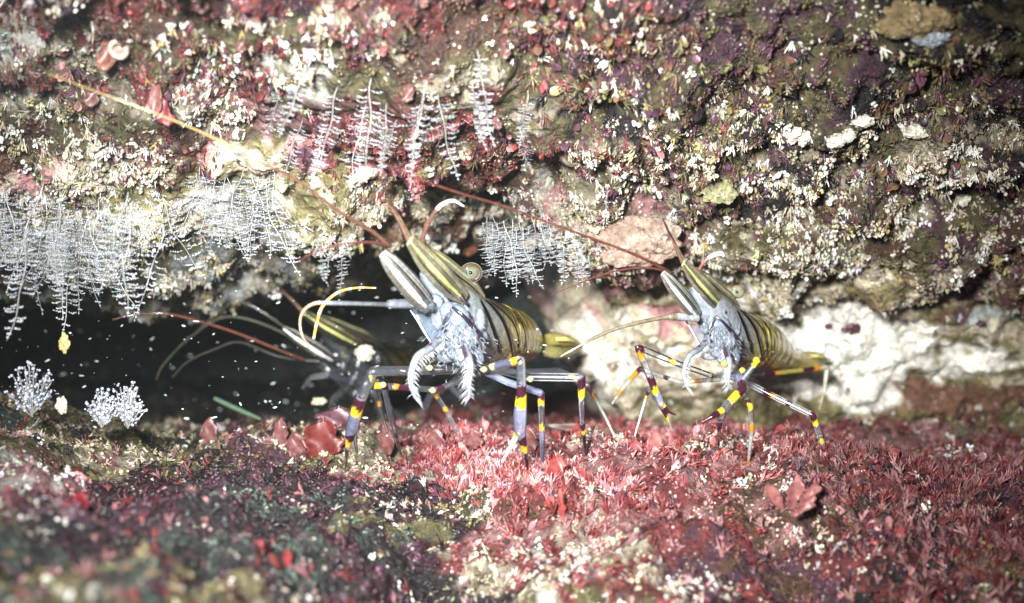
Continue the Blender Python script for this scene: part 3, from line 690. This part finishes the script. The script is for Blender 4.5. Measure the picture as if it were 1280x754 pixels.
right_extra = dict(spine=rsp, tail=(inv(990, 450)[0]-664, inv(990, 450)[1]-430, .6), eyes=[(*inv(921, 365), 0.0, .9)], eyeout=(.30, .26, .17, .8), eyein=(.2, .16, .1, .9), feelers=[
 ('antenna', [(840, 342, -1.2, 2.2), (822, 332, -1.4, 2.0), (790, 317, -1.7, 1.7), (740, 298, -2.0, 1.4), (690, 280, -2.3, 1.2), (630, 258, -2.6, 1.1), (570, 240, -2.9, 1.0), (520, 222, -3.1, .9), (470, 200, -3.3, .8), (400, 172, -3.7, .5)], red),
 ('antennule', [(838, 340, -1.2, 1.6), (810, 335, -1.4, 1.3), (780, 337, -1.5, 1.2), (745, 346, -1.6, 1.0), (710, 360, -1.7, .6), (690, 368, -1.8, .4)], red),
 ('antennule', [(874, 352, -.6, 2.4), (873, 340, -.7, 2.2), (880, 328, -.8, 2.0), (890, 320, -.8, 2.6), (901, 317, -.8, 3.0), (905, 321, -.8, 1.2)], lambda t, a: (.26, .10, .08, .9) if t < .62 else (.78, .80, .95, .92)),
 ('antenna', [(872, 398, -.6, 4.5), (850, 396, -.8, 5), (838, 396, -.9, 4.2), (830, 397, -.9, 2.6), (795, 404, -1.1, 2.4), (765, 413, -1.2, 2.2), (738, 425, -1.3, 1.8), (715, 438, -1.3, 1.4), (700, 446, -1.3, .6)], lambda t, a: (.20, .17, .11, .85) if t > .2 else (.50, .52, .55, .7)),
])
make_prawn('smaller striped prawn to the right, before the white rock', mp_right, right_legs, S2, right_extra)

S3 = .86; Y3 = 5.6; ca, sa = math.cos(math.radians(-14)), math.sin(math.radians(-14))
def mp_back(x, y, Y):
    dx, dy = (x-475)*S3, (y-315)*S3*.9
    return at(352+ca*dx-sa*dy, 402+sa*dx+ca*dy+8, Y*S3+Y3)
def inv3(px, py):
    qx, qy = px-352, py-410; dx, dy = ca*qx+sa*qy, -sa*qx+ca*qy
    return 475+dx/S3, 315+dy/(S3*.9)
def bl(pts, st): return ([(*inv3(p[0], p[1]), (p[2]-Y3)/S3, p[3]/S3) for p in pts], st)
back_legs = [
 bl([(440, 478, 4.2, 6), (410, 468, 4.0, 6), (388, 472, 4.0, 4), (378, 486, 4.0, 2)], [(0, BLU)]),
 bl([(560, 480, 5, 5), (600, 520, 5, 5), (640, 560, 5, 3)], [(0, BLU), (.4, YEL), (.48, CLR), (.8, YEL)]),
 bl([(540, 490, 5, 6), (520, 530, 5, 5), (515, 575, 5, 3)], [(0, BLU), (.4, YEL), (.5, BLU)]),
 bl([(470, 500, 4.6, 6), (500, 520, 4.8, 5), (540, 560, 5, 3)], [(0, BLU), (.5, YEL), (.6, CLR)]),
]
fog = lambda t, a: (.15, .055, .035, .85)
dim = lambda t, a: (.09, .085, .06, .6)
back_extra = dict(eyes=[(*inv3(457, 441), -.5, .8)], eyeout=(.75, .72, .62, .9), feelers=[
 ('antenna', [(380, 450, 3.4, 2.2), (350, 438, 3.0, 2.3), (300, 418, 2.6, 2.2), (250, 402, 2.2, 2.1), (205, 392, 2.0, 1.9), (165, 394, 1.9, 1.6), (140, 400, 1.8, 1.0)], fog),
 ('antenna', [(400, 452, 3.6, 2.0), (350, 446, 3.6, 1.8), (300, 428, 3.6, 1.6), (270, 436, 3.6, 1.4), (235, 452, 3.6, 1.2), (215, 472, 3.6, .8)], dim),
 ('antennule', [(395, 445, 3.6, 1.6), (345, 412, 3.8, 2.0), (285, 396, 3.8, 2.2), (240, 420, 3.8, 2.0), (205, 455, 3.8, 1.6), (195, 475, 3.8, .8)], dim),
 ('antennule', [(390, 440, 3.6, 1.6), (350, 405, 3.9, 1.8), (300, 378, 3.9, 1.8), (262, 400, 4, 1.6), (230, 430, 4, 1)], dim),
])
make_prawn('dim prawn deep in the dark hollow, shade painted into all but its antennal scale stripes', mp_back, back_legs, S3, back_extra, .17)

# ------------------------------------------------------------------ hydroids
def hydroid_mesh(name, L, rows, pin, seed, curve=.15, droop=1.0, double=True):
    r = np.random.default_rng(seed); m = MB()
    t = np.linspace(0, 1, 24); ph = r.uniform(0, 6)
    stem = np.stack([curve*L*(t**1.5)*math.cos(ph)+.025*np.sin(t*5+ph)+.012*np.sin(t*13+ph*2), curve*L*.5*t*math.sin(ph), -L*t], 1)
    tube(m, stem, .0045*(1.25-.6*t), (.50, .50, .48, .42), 5)
    for k in range(rows):
        tt = min(.99, .12+.86*(k+r.normal(0, .22))/(rows-1)); i = tt*23; p0 = np.array([np.interp(i, range(24), stem[:, q]) for q in range(3)])
        for sd in ((-1, 1) if double else (1,)):
            if r.uniform() < .16: continue
            ln = pin*(math.sin(math.pi*min(1, .18+tt*.86))**.6)*r.uniform(.55, 1.2)
            yy = r.normal(0, .35)
            d = np.array([sd*1.0, yy, 0])
            q = np.linspace(0, 1, 8)[:, None]
            c = p0+d*ln*q+np.array([0, 0, -1])*ln*(.75*droop*q-.55*q**2)+r.normal(0, .002, (8, 3))
            tube(m, c, np.array([.0060, .0055, .0055, .005, .005, .0045, .004, .0025])*.5, (.46, .49, .53, .20), 3)
            for z in range(2, 8):
                m.add(c[z]+ICO1[0]*r.uniform(.0040, .0078)*np.array([1, 1, 1.5])+np.array([0, 0, .006]), ICO1[1], (.56, .60, .64, .55))
    V = np.concatenate(m.V)*U
    me = bpy.data.meshes.new(name); me.from_pydata(V.tolist(), [], m.F); me.update()
    me.polygons.foreach_set('use_smooth', np.ones(len(me.polygons), bool))
    a = me.color_attributes.new('col', 'FLOAT_COLOR', 'POINT'); a.data.foreach_set('color', np.concatenate(m.C).astype(np.float32).ravel())
    me.materials.append(M_HYD); return me
HYD = [hydroid_mesh('hydroid', 1.0, 20, .13, 5, .2), hydroid_mesh('hydroid', 1.0, 15, .2, 6, -.3, .7), hydroid_mesh('hydroid', 1.0, 19, .15, 1), hydroid_mesh('hydroid', 1.0, 17, .18, 2, .3), hydroid_mesh('hydroid', 1.0, 24, .10, 3, .08), hydroid_mesh('hydroid', 1.0, 18, .22, 4, -.2, 1.3)]
def hydroid(px, py, Lpx, rot, tilt, label, group, Y=None, v=None, sx=1.0):
    Y = wall_Y(px, py)-.12 if Y is None else Y
    p = at(px, py, Y); o = bpy.data.objects.new('hydroid', HYD[random.randrange(6) if v is None else v]); col.objects.link(o)
    s = Lpx*FW/1280*(CAMD+Y)/CAMD
    o.location = Vector(p)*U; o.scale = (s*sx, s*sx, s); o.rotation_euler = (random.uniform(-.35, .2), tilt+random.uniform(-.13, .13), rot+random.uniform(-.6, .6))
    tag(o, label, 'hydroid', group); return o
G = 'feathery hydroids hanging from the overhang'
hydroid(594, 62, 125, .5, .02, 'long narrow feathery hydroid hanging before the red crust above the largest prawn', G, v=4)
hydroid(587, 100, 95, .9, .0, 'second long narrow hydroid, just left of the longest one', G, v=4)
for (x, y, L) in ((532, 100, 130), (545, 118, 110), (524, 130, 80)): hydroid(x, y, L, random.uniform(-.5, .8), random.uniform(-.1, .1), 'feathery hydroid hanging over red crust left of the longest hydroid', 'hydroids over the red crust', v=3)
for (x, y, L) in ((390, 70, 110), (425, 110, 120), (468, 98, 140), (455, 130, 110), (378, 150, 90), (405, 165, 80), (485, 130, 95), (350, 110, 70), (498, 150, 80)):
    hydroid(x, y, L, random.uniform(-.7, .7), .22+random.uniform(-.08, .08), 'slanting feathery hydroid hanging above the long dark antenna', 'slanting hydroids above the antenna', v=random.choice([0, 1, 2, 3, 5]))
for k in range(17):
    hydroid(602+k*5.4+random.uniform(-3, 3), 282+random.uniform(-8, 6)-abs(k-8), 84-abs(k-8)*3, random.uniform(-.5, .5), -.12+random.uniform(-.08, .08), 'dense hanging hydroid fringe between the two front prawns', 'hydroid fringe between the prawns', Y=.0+random.uniform(-.3, .6), v=random.choice([0, 1, 2, 3, 5]), sx=1.1)
for k in range(4):
    hydroid(704+k*7, 284+random.uniform(-4, 6), 76, random.uniform(-.5, .5), -.14+random.uniform(-.05, .05), 'narrow hydroid tuft under the crossing antenna', 'narrow hydroid tufts under the crossing antenna', Y=.1+.1*k, v=random.choice([0, 1, 2]))
for k in range(17):
    hydroid(245+k*6.2+random.uniform(-4, 4), 215+random.uniform(-20, 20), random.uniform(80, 118), random.uniform(-.8, .8), random.uniform(-.1, .15), 'pale feathery hydroid in the curtain left of the largest prawn', 'hydroid curtain left of the largest prawn', Y=-.6+random.uniform(-.5, .8), v=random.choice([0, 1, 2, 3, 5]), sx=1.1)
for k in range(30):
    x = random.uniform(-10, 215)
    hydroid(x, random.uniform(225, 290), random.uniform(85, 150), random.uniform(-.8, .8), random.uniform(-.1, .15), 'hazy bluish hydroid in the curtain at the left cave mouth', 'hydroid curtain at the left cave mouth', Y=-1.2+random.uniform(-1.2, 1.5), v=random.choice([0, 1, 2, 3, 5]), sx=1.15)
for (x, y, L) in ((660, 120, 70), (650, 160, 60), (760, 230, 60), (845, 260, 50), (395, 300, 60), (430, 300, 70), (415, 290, 60)):
    hydroid(x, y, L, random.uniform(-.7, .7), random.uniform(-.1, .1), 'short faint hydroid hanging alone from the mottled crust', 'lone short hydroids on the crust')

# ------------------------------------------------------------------ red blades one can tell apart
def blade(px, py, w, h, lean, label, cname='R', up=1, Y=None, S='f', cat='red alga', name='red_alga', group=None, cut=None):
    Y = (fy(px, py) if S == 'f' else wall_Y(px, py)-.1) if Y is None else Y
    k = FW/1280*(CAMD+Y)/CAMD; base = at(px, py, Y); w *= k; h *= k; base = base-np.array([0, 0, up*.25*h]); h *= 1.25; m = MB(); nu, nv = 30, 11
    c0 = np.array(PAL.get(cname, cname))*np.array([.72, .95, .9])
    V = []; C = []
    for i in range(nu):
        t = .5-.5*math.cos(math.pi*i/(nu-1)); ww = w/2*(max(0, 1-((t-.5)/.5)**2)**.5*.97+.03 if t > .5 else .45+.55*math.sin(math.pi*t))*(.75+.35*t)*(1+.22*(vnoise(np.array([[t*5+px*.7, py*.3, .5]]))[0]-.5)*2)
        for j in range(nv):
            s_ = (j/(nv-1))*2-1
            x = s_*ww*(1+(.30*(vnoise(np.array([[t*7, math.copysign(3, s_)+px*.37, py*.1]]))[0]-.5)+.16*(vnoise(np.array([[t*17, math.copysign(5, s_)+px, 2.2]]))[0]-.5))*abs(s_)*2)+lean*h*t; z = up*h*t*(1-.08*s_*s_); y = .12*w*s_*s_+.1*h*math.sin(t*2.2)+.07*w*abs(s_)*math.sin(13*t+4*s_+px)+.02*w*math.sin(9*t+4*s_)
            V.append(base+np.array([x, -y, z])); q = .85+.3*(vnoise(np.array([[x*6+px, z*6, 1.0]]))[0])
            C.append([*(c0*q), 1])
    F = [(i*nv+j, i*nv+j+1, (i+1)*nv+j+1, (i+1)*nv+j) for i in range(nu-1) for j in range(nv-1)]
    n = len(V); V2 = [v+np.array([0, .02*w+.006, 0]) for v in V]
    F2 = [tuple(q+n for q in f[::-1]) for f in F]
    rim = [i*nv for i in range(nu)]+[(nu-1)*nv+j for j in range(1, nv)]+[i*nv+nv-1 for i in range(nu-2, -1, -1)]+[j for j in range(nv-2, 0, -1)]
    F3 = [(rim[i], rim[(i+1) % len(rim)], rim[(i+1) % len(rim)]+n, rim[i]+n) for i in range(len(rim))]
    m.add(V+V2, F+F2+F3, C+C)
    o = m.build(name, M_ALGA, loc=base); tag(o, label, cat, group); return o
blade(262, 552, 22, 32, .05, 'single upright dark red blade standing alone on the ledge before the hollow', (.27, .075, .075))
blade(352, 556, 19, 34, .0, 'slim upright red blade left of the round red blade', (.27, .075, .075))
blade(402, 572, 54, 52, .05, 'broad round dark red blade beside the largest prawn front left leg', (.22, .030, .028))
blade(374, 568, 30, 30, -.1, 'small low red blade at the foot of the broad round one', (.27, .075, .075))
blade(420, 540, 52, 34, .1, 'purplish rounded blade just behind the broad red one', (.16, .05, .07), Y=1.3)
blade(484, 560, 24, 34, -.05, 'pale red blade behind the thin leg of the largest prawn', (.27, .075, .075), Y=.6)
blade(545, 560, 28, 28, .0, 'pink red blade rising under the mouth of the largest prawn', (.27, .075, .075), Y=.5)
blade(592, 556, 26, 20, .05, 'short red blade right of the one under the prawn mouth', (.27, .075, .075), Y=.5)
blade(663, 560, 26, 30, -.05, 'round tipped red blade between the two right legs of the largest prawn', (.27, .075, .075), Y=.4)
blade(822, 570, 22, 34, -.1, 'pointed coral red blade on the crest below the smaller prawn', (.55, .13, .13), Y=.2)
blade(812, 590, 24, 36, .15, 'leaning coral red blade just under the pointed one', (.50, .11, .11), Y=-.35)
blade(795, 575, 20, 26, .0, 'low red blade left of the pointed coral red one', (.40, .08, .09), Y=.1)
for (x, y, w, h, ln, i) in ((977, 630, 17, 28, -.5, 0), (988, 628, 20, 36, .2, 1), (998, 630, 18, 28, .6, 2), (992, 640, 18, 22, .9, 3)):
    blade(x, y, w, h, ln, ['left leaf of the four leaved red rosette below the smaller prawn', 'tallest leaf of the four leaved red rosette', 'right leaf of the four leaved red rosette', 'lowest leaf of the red rosette, lying to the right'][i], (.42, .12, .12), Y=fy(x, y)-.25-.06*i)
for (x, y, w, h, ln) in ((690, 600, 26, 34, .2), (705, 650, 10, 42, -.1), ):
    blade(x, y, w, h, ln, 'small loose red blade on the slope below the largest prawn', (.36, .05, .05), group='loose red blades on the slope')
blade(90, 640, 30, 26, .4, 'blurred bright red blade on the near left mound', (.34, .02, .03))
blade(790, 518, 12, 92, -.0, 'long brownish blade lying flat behind the legs', (.30, .13, .10), Y=1.6).rotation_euler = (0, math.radians(-84), 0)
blade(196, 112, 18, 34, .0, 'pink tongue shaped blade hanging beside the yellow end of the antenna', (.34, .10, .09), up=-1, S='w')
blade(118, 112, 22, 24, -.1, 'short pink blade hanging left of the tongue shaped one', (.30, .11, .10), up=-1, S='w')
blade(137, 58, 26, 34, -.1, 'orange red blade hanging under the pale worm tube', (.32, .09, .06), up=-1, S='w')
blade(200, 130, 22, 30, .3, 'dark red blade hanging right of the tongue shaped one', (.34, .04, .05), up=-1, S='w')
for (x, y, w, h) in ((250, 0, 50, 44), (300, 55, 34, 30), (380, 30, 30, 34), (512, 110, 36, 46), (520, 160, 28, 38), (630, 60, 30, 36), (440, 0, 34, 30), (530, 0, 30, 26), (640, 0, 30, 28), (705, 25, 26, 28), (480, 60, 26, 28), (620, 150, 26, 32)):
    blade(x, y, w*.42, h*.42, random.uniform(-.2, .2), 'rounded red blade hanging from the upper left overhang', random.choice([(.24, .045, .045), (.20, .045, .06), (.28, .09, .09), (.2, .06, .05)]), up=-1, S='w', group='red blades on the upper overhang')

# ------------------------------------------------------------------ small colonies, tubes and crusts
def bush(px, py, w, h, label, Y, seed, colr=(.34, .37, .44)):
    r = np.random.default_rng(seed); k = FW/1280*(CAMD+Y)/CAMD; base = at(px, py, Y); root = empty('bryozoan_tuft', base); tag(root, label, 'bryozoan', 'bright bushy tufts on the ledge')
    m = MB(); t_ = MB()
    for i in range(34):
        x = r.uniform(-1, 1); L = h*k*r.uniform(.45, 1)*(1-.35*x*x); q = np.linspace(0, 1, 6)[:, None]
        tip = np.array([x*w/2*k, r.uniform(-.5, .5)*w*k*.6, L]); c = base+tip*q*np.array([1, 1, 1])+r.normal(0, .006, (6, 3))
        tube(m, c, .012*(1.3-q[:, 0]*.6), (.20, .20, .18, .9), 4)
        for z in range(2, 6):
            for e in range(2): t_.add(c[z]+r.normal(0, .022, 3)+ICO1[0]*r.uniform(.012, .026), ICO1[1], (*colr, 1))
    m.build('branches', M_SOLID, root); t_.build('buds', M_SOLID, root)
bush(40, 520, 52, 70, 'largest bright bushy tuft, at the left edge of the hollow', -1.2, 1)
bush(128, 535, 36, 52, 'bright bushy tuft on the ledge, left of a matching pair', -.8, 2)
bush(160, 535, 40, 56, 'bright bushy tuft on the ledge, right one of a pair', -.8, 3)

def lump(name, px, py, Y, r, sq, c, label, cat, group=None, mat=None):
    m = MB(); k = FW/1280*(CAMD+Y)/CAMD; p = at(px, py, Y); ball(m, p, r*k, (*c, 1), 3, sq, .35)
    V_, F_ = ico(5); W_ = V_*np.asarray(sq)*(1+(fbm(V_+p, 1.5, 4, 9)-.5)[:, None]*1.3+(fbm(V_+p, 6, 3, 4)-.5)[:, None]*.35); q_ = .5+fbm(V_+p, 3, 4, 3)
    m = MB(); m.add(p+W_*r*k, F_, np.concatenate([np.array(c)*q_[:, None], np.ones((len(V_), 1))], 1)); o = m.build(name, mat or M_SOLID, loc=p); return tag(o, label, cat, group)
lump('floating_scrap', 80, 428, -1.5, 7, (.8, .6, 1.6), (.45, .32, .12), 'yellow scrap drifting in dark water above the leftmost tuft', 'drifting scrap')
lump('floating_scrap', 457, 441, 2.0, 10, (1.1, .8, .9), (.36, .34, .29), 'round cream ball floating left of the largest prawn mouth', 'drifting scrap')
lump('floating_scrap', 77, 508, -1.6, 7, (.8, .6, 1.5), (.45, .42, .32), 'pale upright scrap at the edge of the left ledge', 'drifting scrap')
lump('floating_scrap', 398, 502, 3.0, 6, (1.6, .8, .8), (.40, .36, .24), 'small bright scrap above the broad round red blade', 'drifting scrap')
for (x, y, r, sq) in ((990, 168, 14, (1.1, .8, .9)), (1005, 172, 12, (1, .8, 1)), (1046, 176, 14, (1.1, .8, .8)), (1060, 170, 11, (1, .8, 1)), (1078, 152, 13, (1.3, .8, .8)), (1145, 165, 16, (1.3, .8, .8)), (1205, 250, 10, (1, .8, 1))):
    lump('white_sponge', x, y, wall_Y(x, y)-.05, r*.7, sq, (.46, .44, .37), 'rounded white lump in the row on the upper right rock', 'sponge', 'white lumps on the upper right rock', M_ROCK)
lump('yellow_sponge', 1150, 22, wall_Y(1150, 22)-.1, 34, (1.35, .7, .72), (.19, .14, .07), 'large smooth yellow brown lobe at the upper right', 'sponge', None, M_ROCK)
lump('blue_sponge', 1168, 48, wall_Y(1168, 48)-.1, 15, (1.4, .7, .7), (.22, .25, .28), 'grey blue lump just under the yellow lobe', 'sponge', None, M_ROCK)
lump('yellow_sponge', 898, 238, wall_Y(898, 238)-.05, 15, (1.3, .25, 1), (.20, .19, .10), 'soft yellow green patch above the smaller prawn', 'sponge', None, M_ROCK)
lump('orange_sponge', 578, 306, wall_Y(578, 306)-.1, 14, (1.5, .6, .8), (.26, .10, .055), 'soft orange lump behind the largest prawn antennule', 'sponge', None, M_ROCK)
lump('orange_sponge', 790, 300, wall_Y(790, 300)-.1, 34, (1.4, .22, .8), (.26, .18, .14), 'wide smooth tan patch left of the smaller prawn beak', 'sponge', None, M_ROCK)
for (x, y, r) in ((1062, 411, 9), (1038, 408, 6), (1225, 405, 5)):
    lump('dark_crust_spot', x, y, wall_Y(x, y)-.02, r, (1.2, .5, .8), (.07, .03, .04), 'dark spot on the white rock right of the smaller prawn', 'crust', 'dark spots on the white rock')
# pale worm tube with its round opening
m = MB(); Yt = wall_Y(148, 62)-.3; p = at(148, 62, Yt)
a_ = np.linspace(0, 2*math.pi, 29); ring = np.stack([p[0]+.09*np.cos(a_), p[1]-.06*np.sin(a_), p[2]+.075*np.sin(a_)], 1)
tube(m, ring, np.full(29, .03), (.42, .35, .28, 1), 10, caps=False)
c_ = smooth_path([[*p+[0, .02, 0], .12], [*p+[-.05, .25, .08], .11], [*p+[-.2, .5, .2], .09]], 14); tube(m, c_[:, :3], c_[:, 3], (.30, .18, .14, 1), 12)
wt = m.build('worm_tube', M_SOLID, loc=p); tag(wt, 'pale round mouthed worm tube among red blades at the upper left', 'worm tube')
# green rod lying in the hollow
m = MB(); c_ = smooth_path([[*at(268, 498, 3.6), .035], [*at(298, 512, 3.5), .04], [*at(326, 524, 3.4), .02]], 20); tube(m, c_[:, :3], c_[:, 3], (.09, .15, .10, 1), 8)
tag(m.build('green_rod', M_SOLID, loc=at(298, 512, 3.5)), 'slim green rod lying in the dark hollow above the ledge', 'plant stalk')
# drifting specks lit by the torch
m = MB(); r = np.random.default_rng(77)
for k in range(420):
    px, py, Y = r.uniform(0, 760), r.uniform(340, 545), r.uniform(-2.5, 10)
    if px > 660 and r.uniform() < .8: continue
    s_ = r.uniform(.2, 1.0)**3*.018*(CAMD+Y)/CAMD+.003
    el = r.uniform(1, 3.2); V = ICO1[0]*s_*np.array([el, 1, .7]); an = r.normal(-.1, .4); V = V@np.array([[math.cos(an), 0, math.sin(an)], [0, 1, 0], [-math.sin(an), 0, math.cos(an)]])
    m.add(at(px, py, Y)+V, ICO1[1], (.5, .56, .56, 1))
o = m.build('marine_snow', M_SOLID); tag(o, 'pale specks drifting in the dark water of the hollow', 'drifting specks', kind='stuff')

# ------------------------------------------------------------------ cloudy sea water in the torch beam
V = np.array([[x, y, z] for x in (-40, 40) for y in (-26, 40) for z in (-25, 25)], float)
F = [(0, 1, 3, 2), (4, 6, 7, 5), (0, 4, 5, 1), (2, 3, 7, 6), (0, 2, 6, 4), (1, 5, 7, 3)]
mh, nth, Nh, Lh = new_mat('haze'); oh = Nh.new('ShaderNodeOutputMaterial'); pv = Nh.new('ShaderNodeVolumePrincipled')
pv.inputs['Color'].default_value = (.80, .90, .92, 1); pv.inputs['Density'].default_value = HAZE; pv.inputs['Anisotropy'].default_value = 0.0
Lh.new(pv.outputs[0], oh.inputs['Volume'])
tag(add_mesh('haze', V, F, None, mh, smooth=False), 'faintly cloudy sea water lit by the torch', 'haze', kind='stuff')
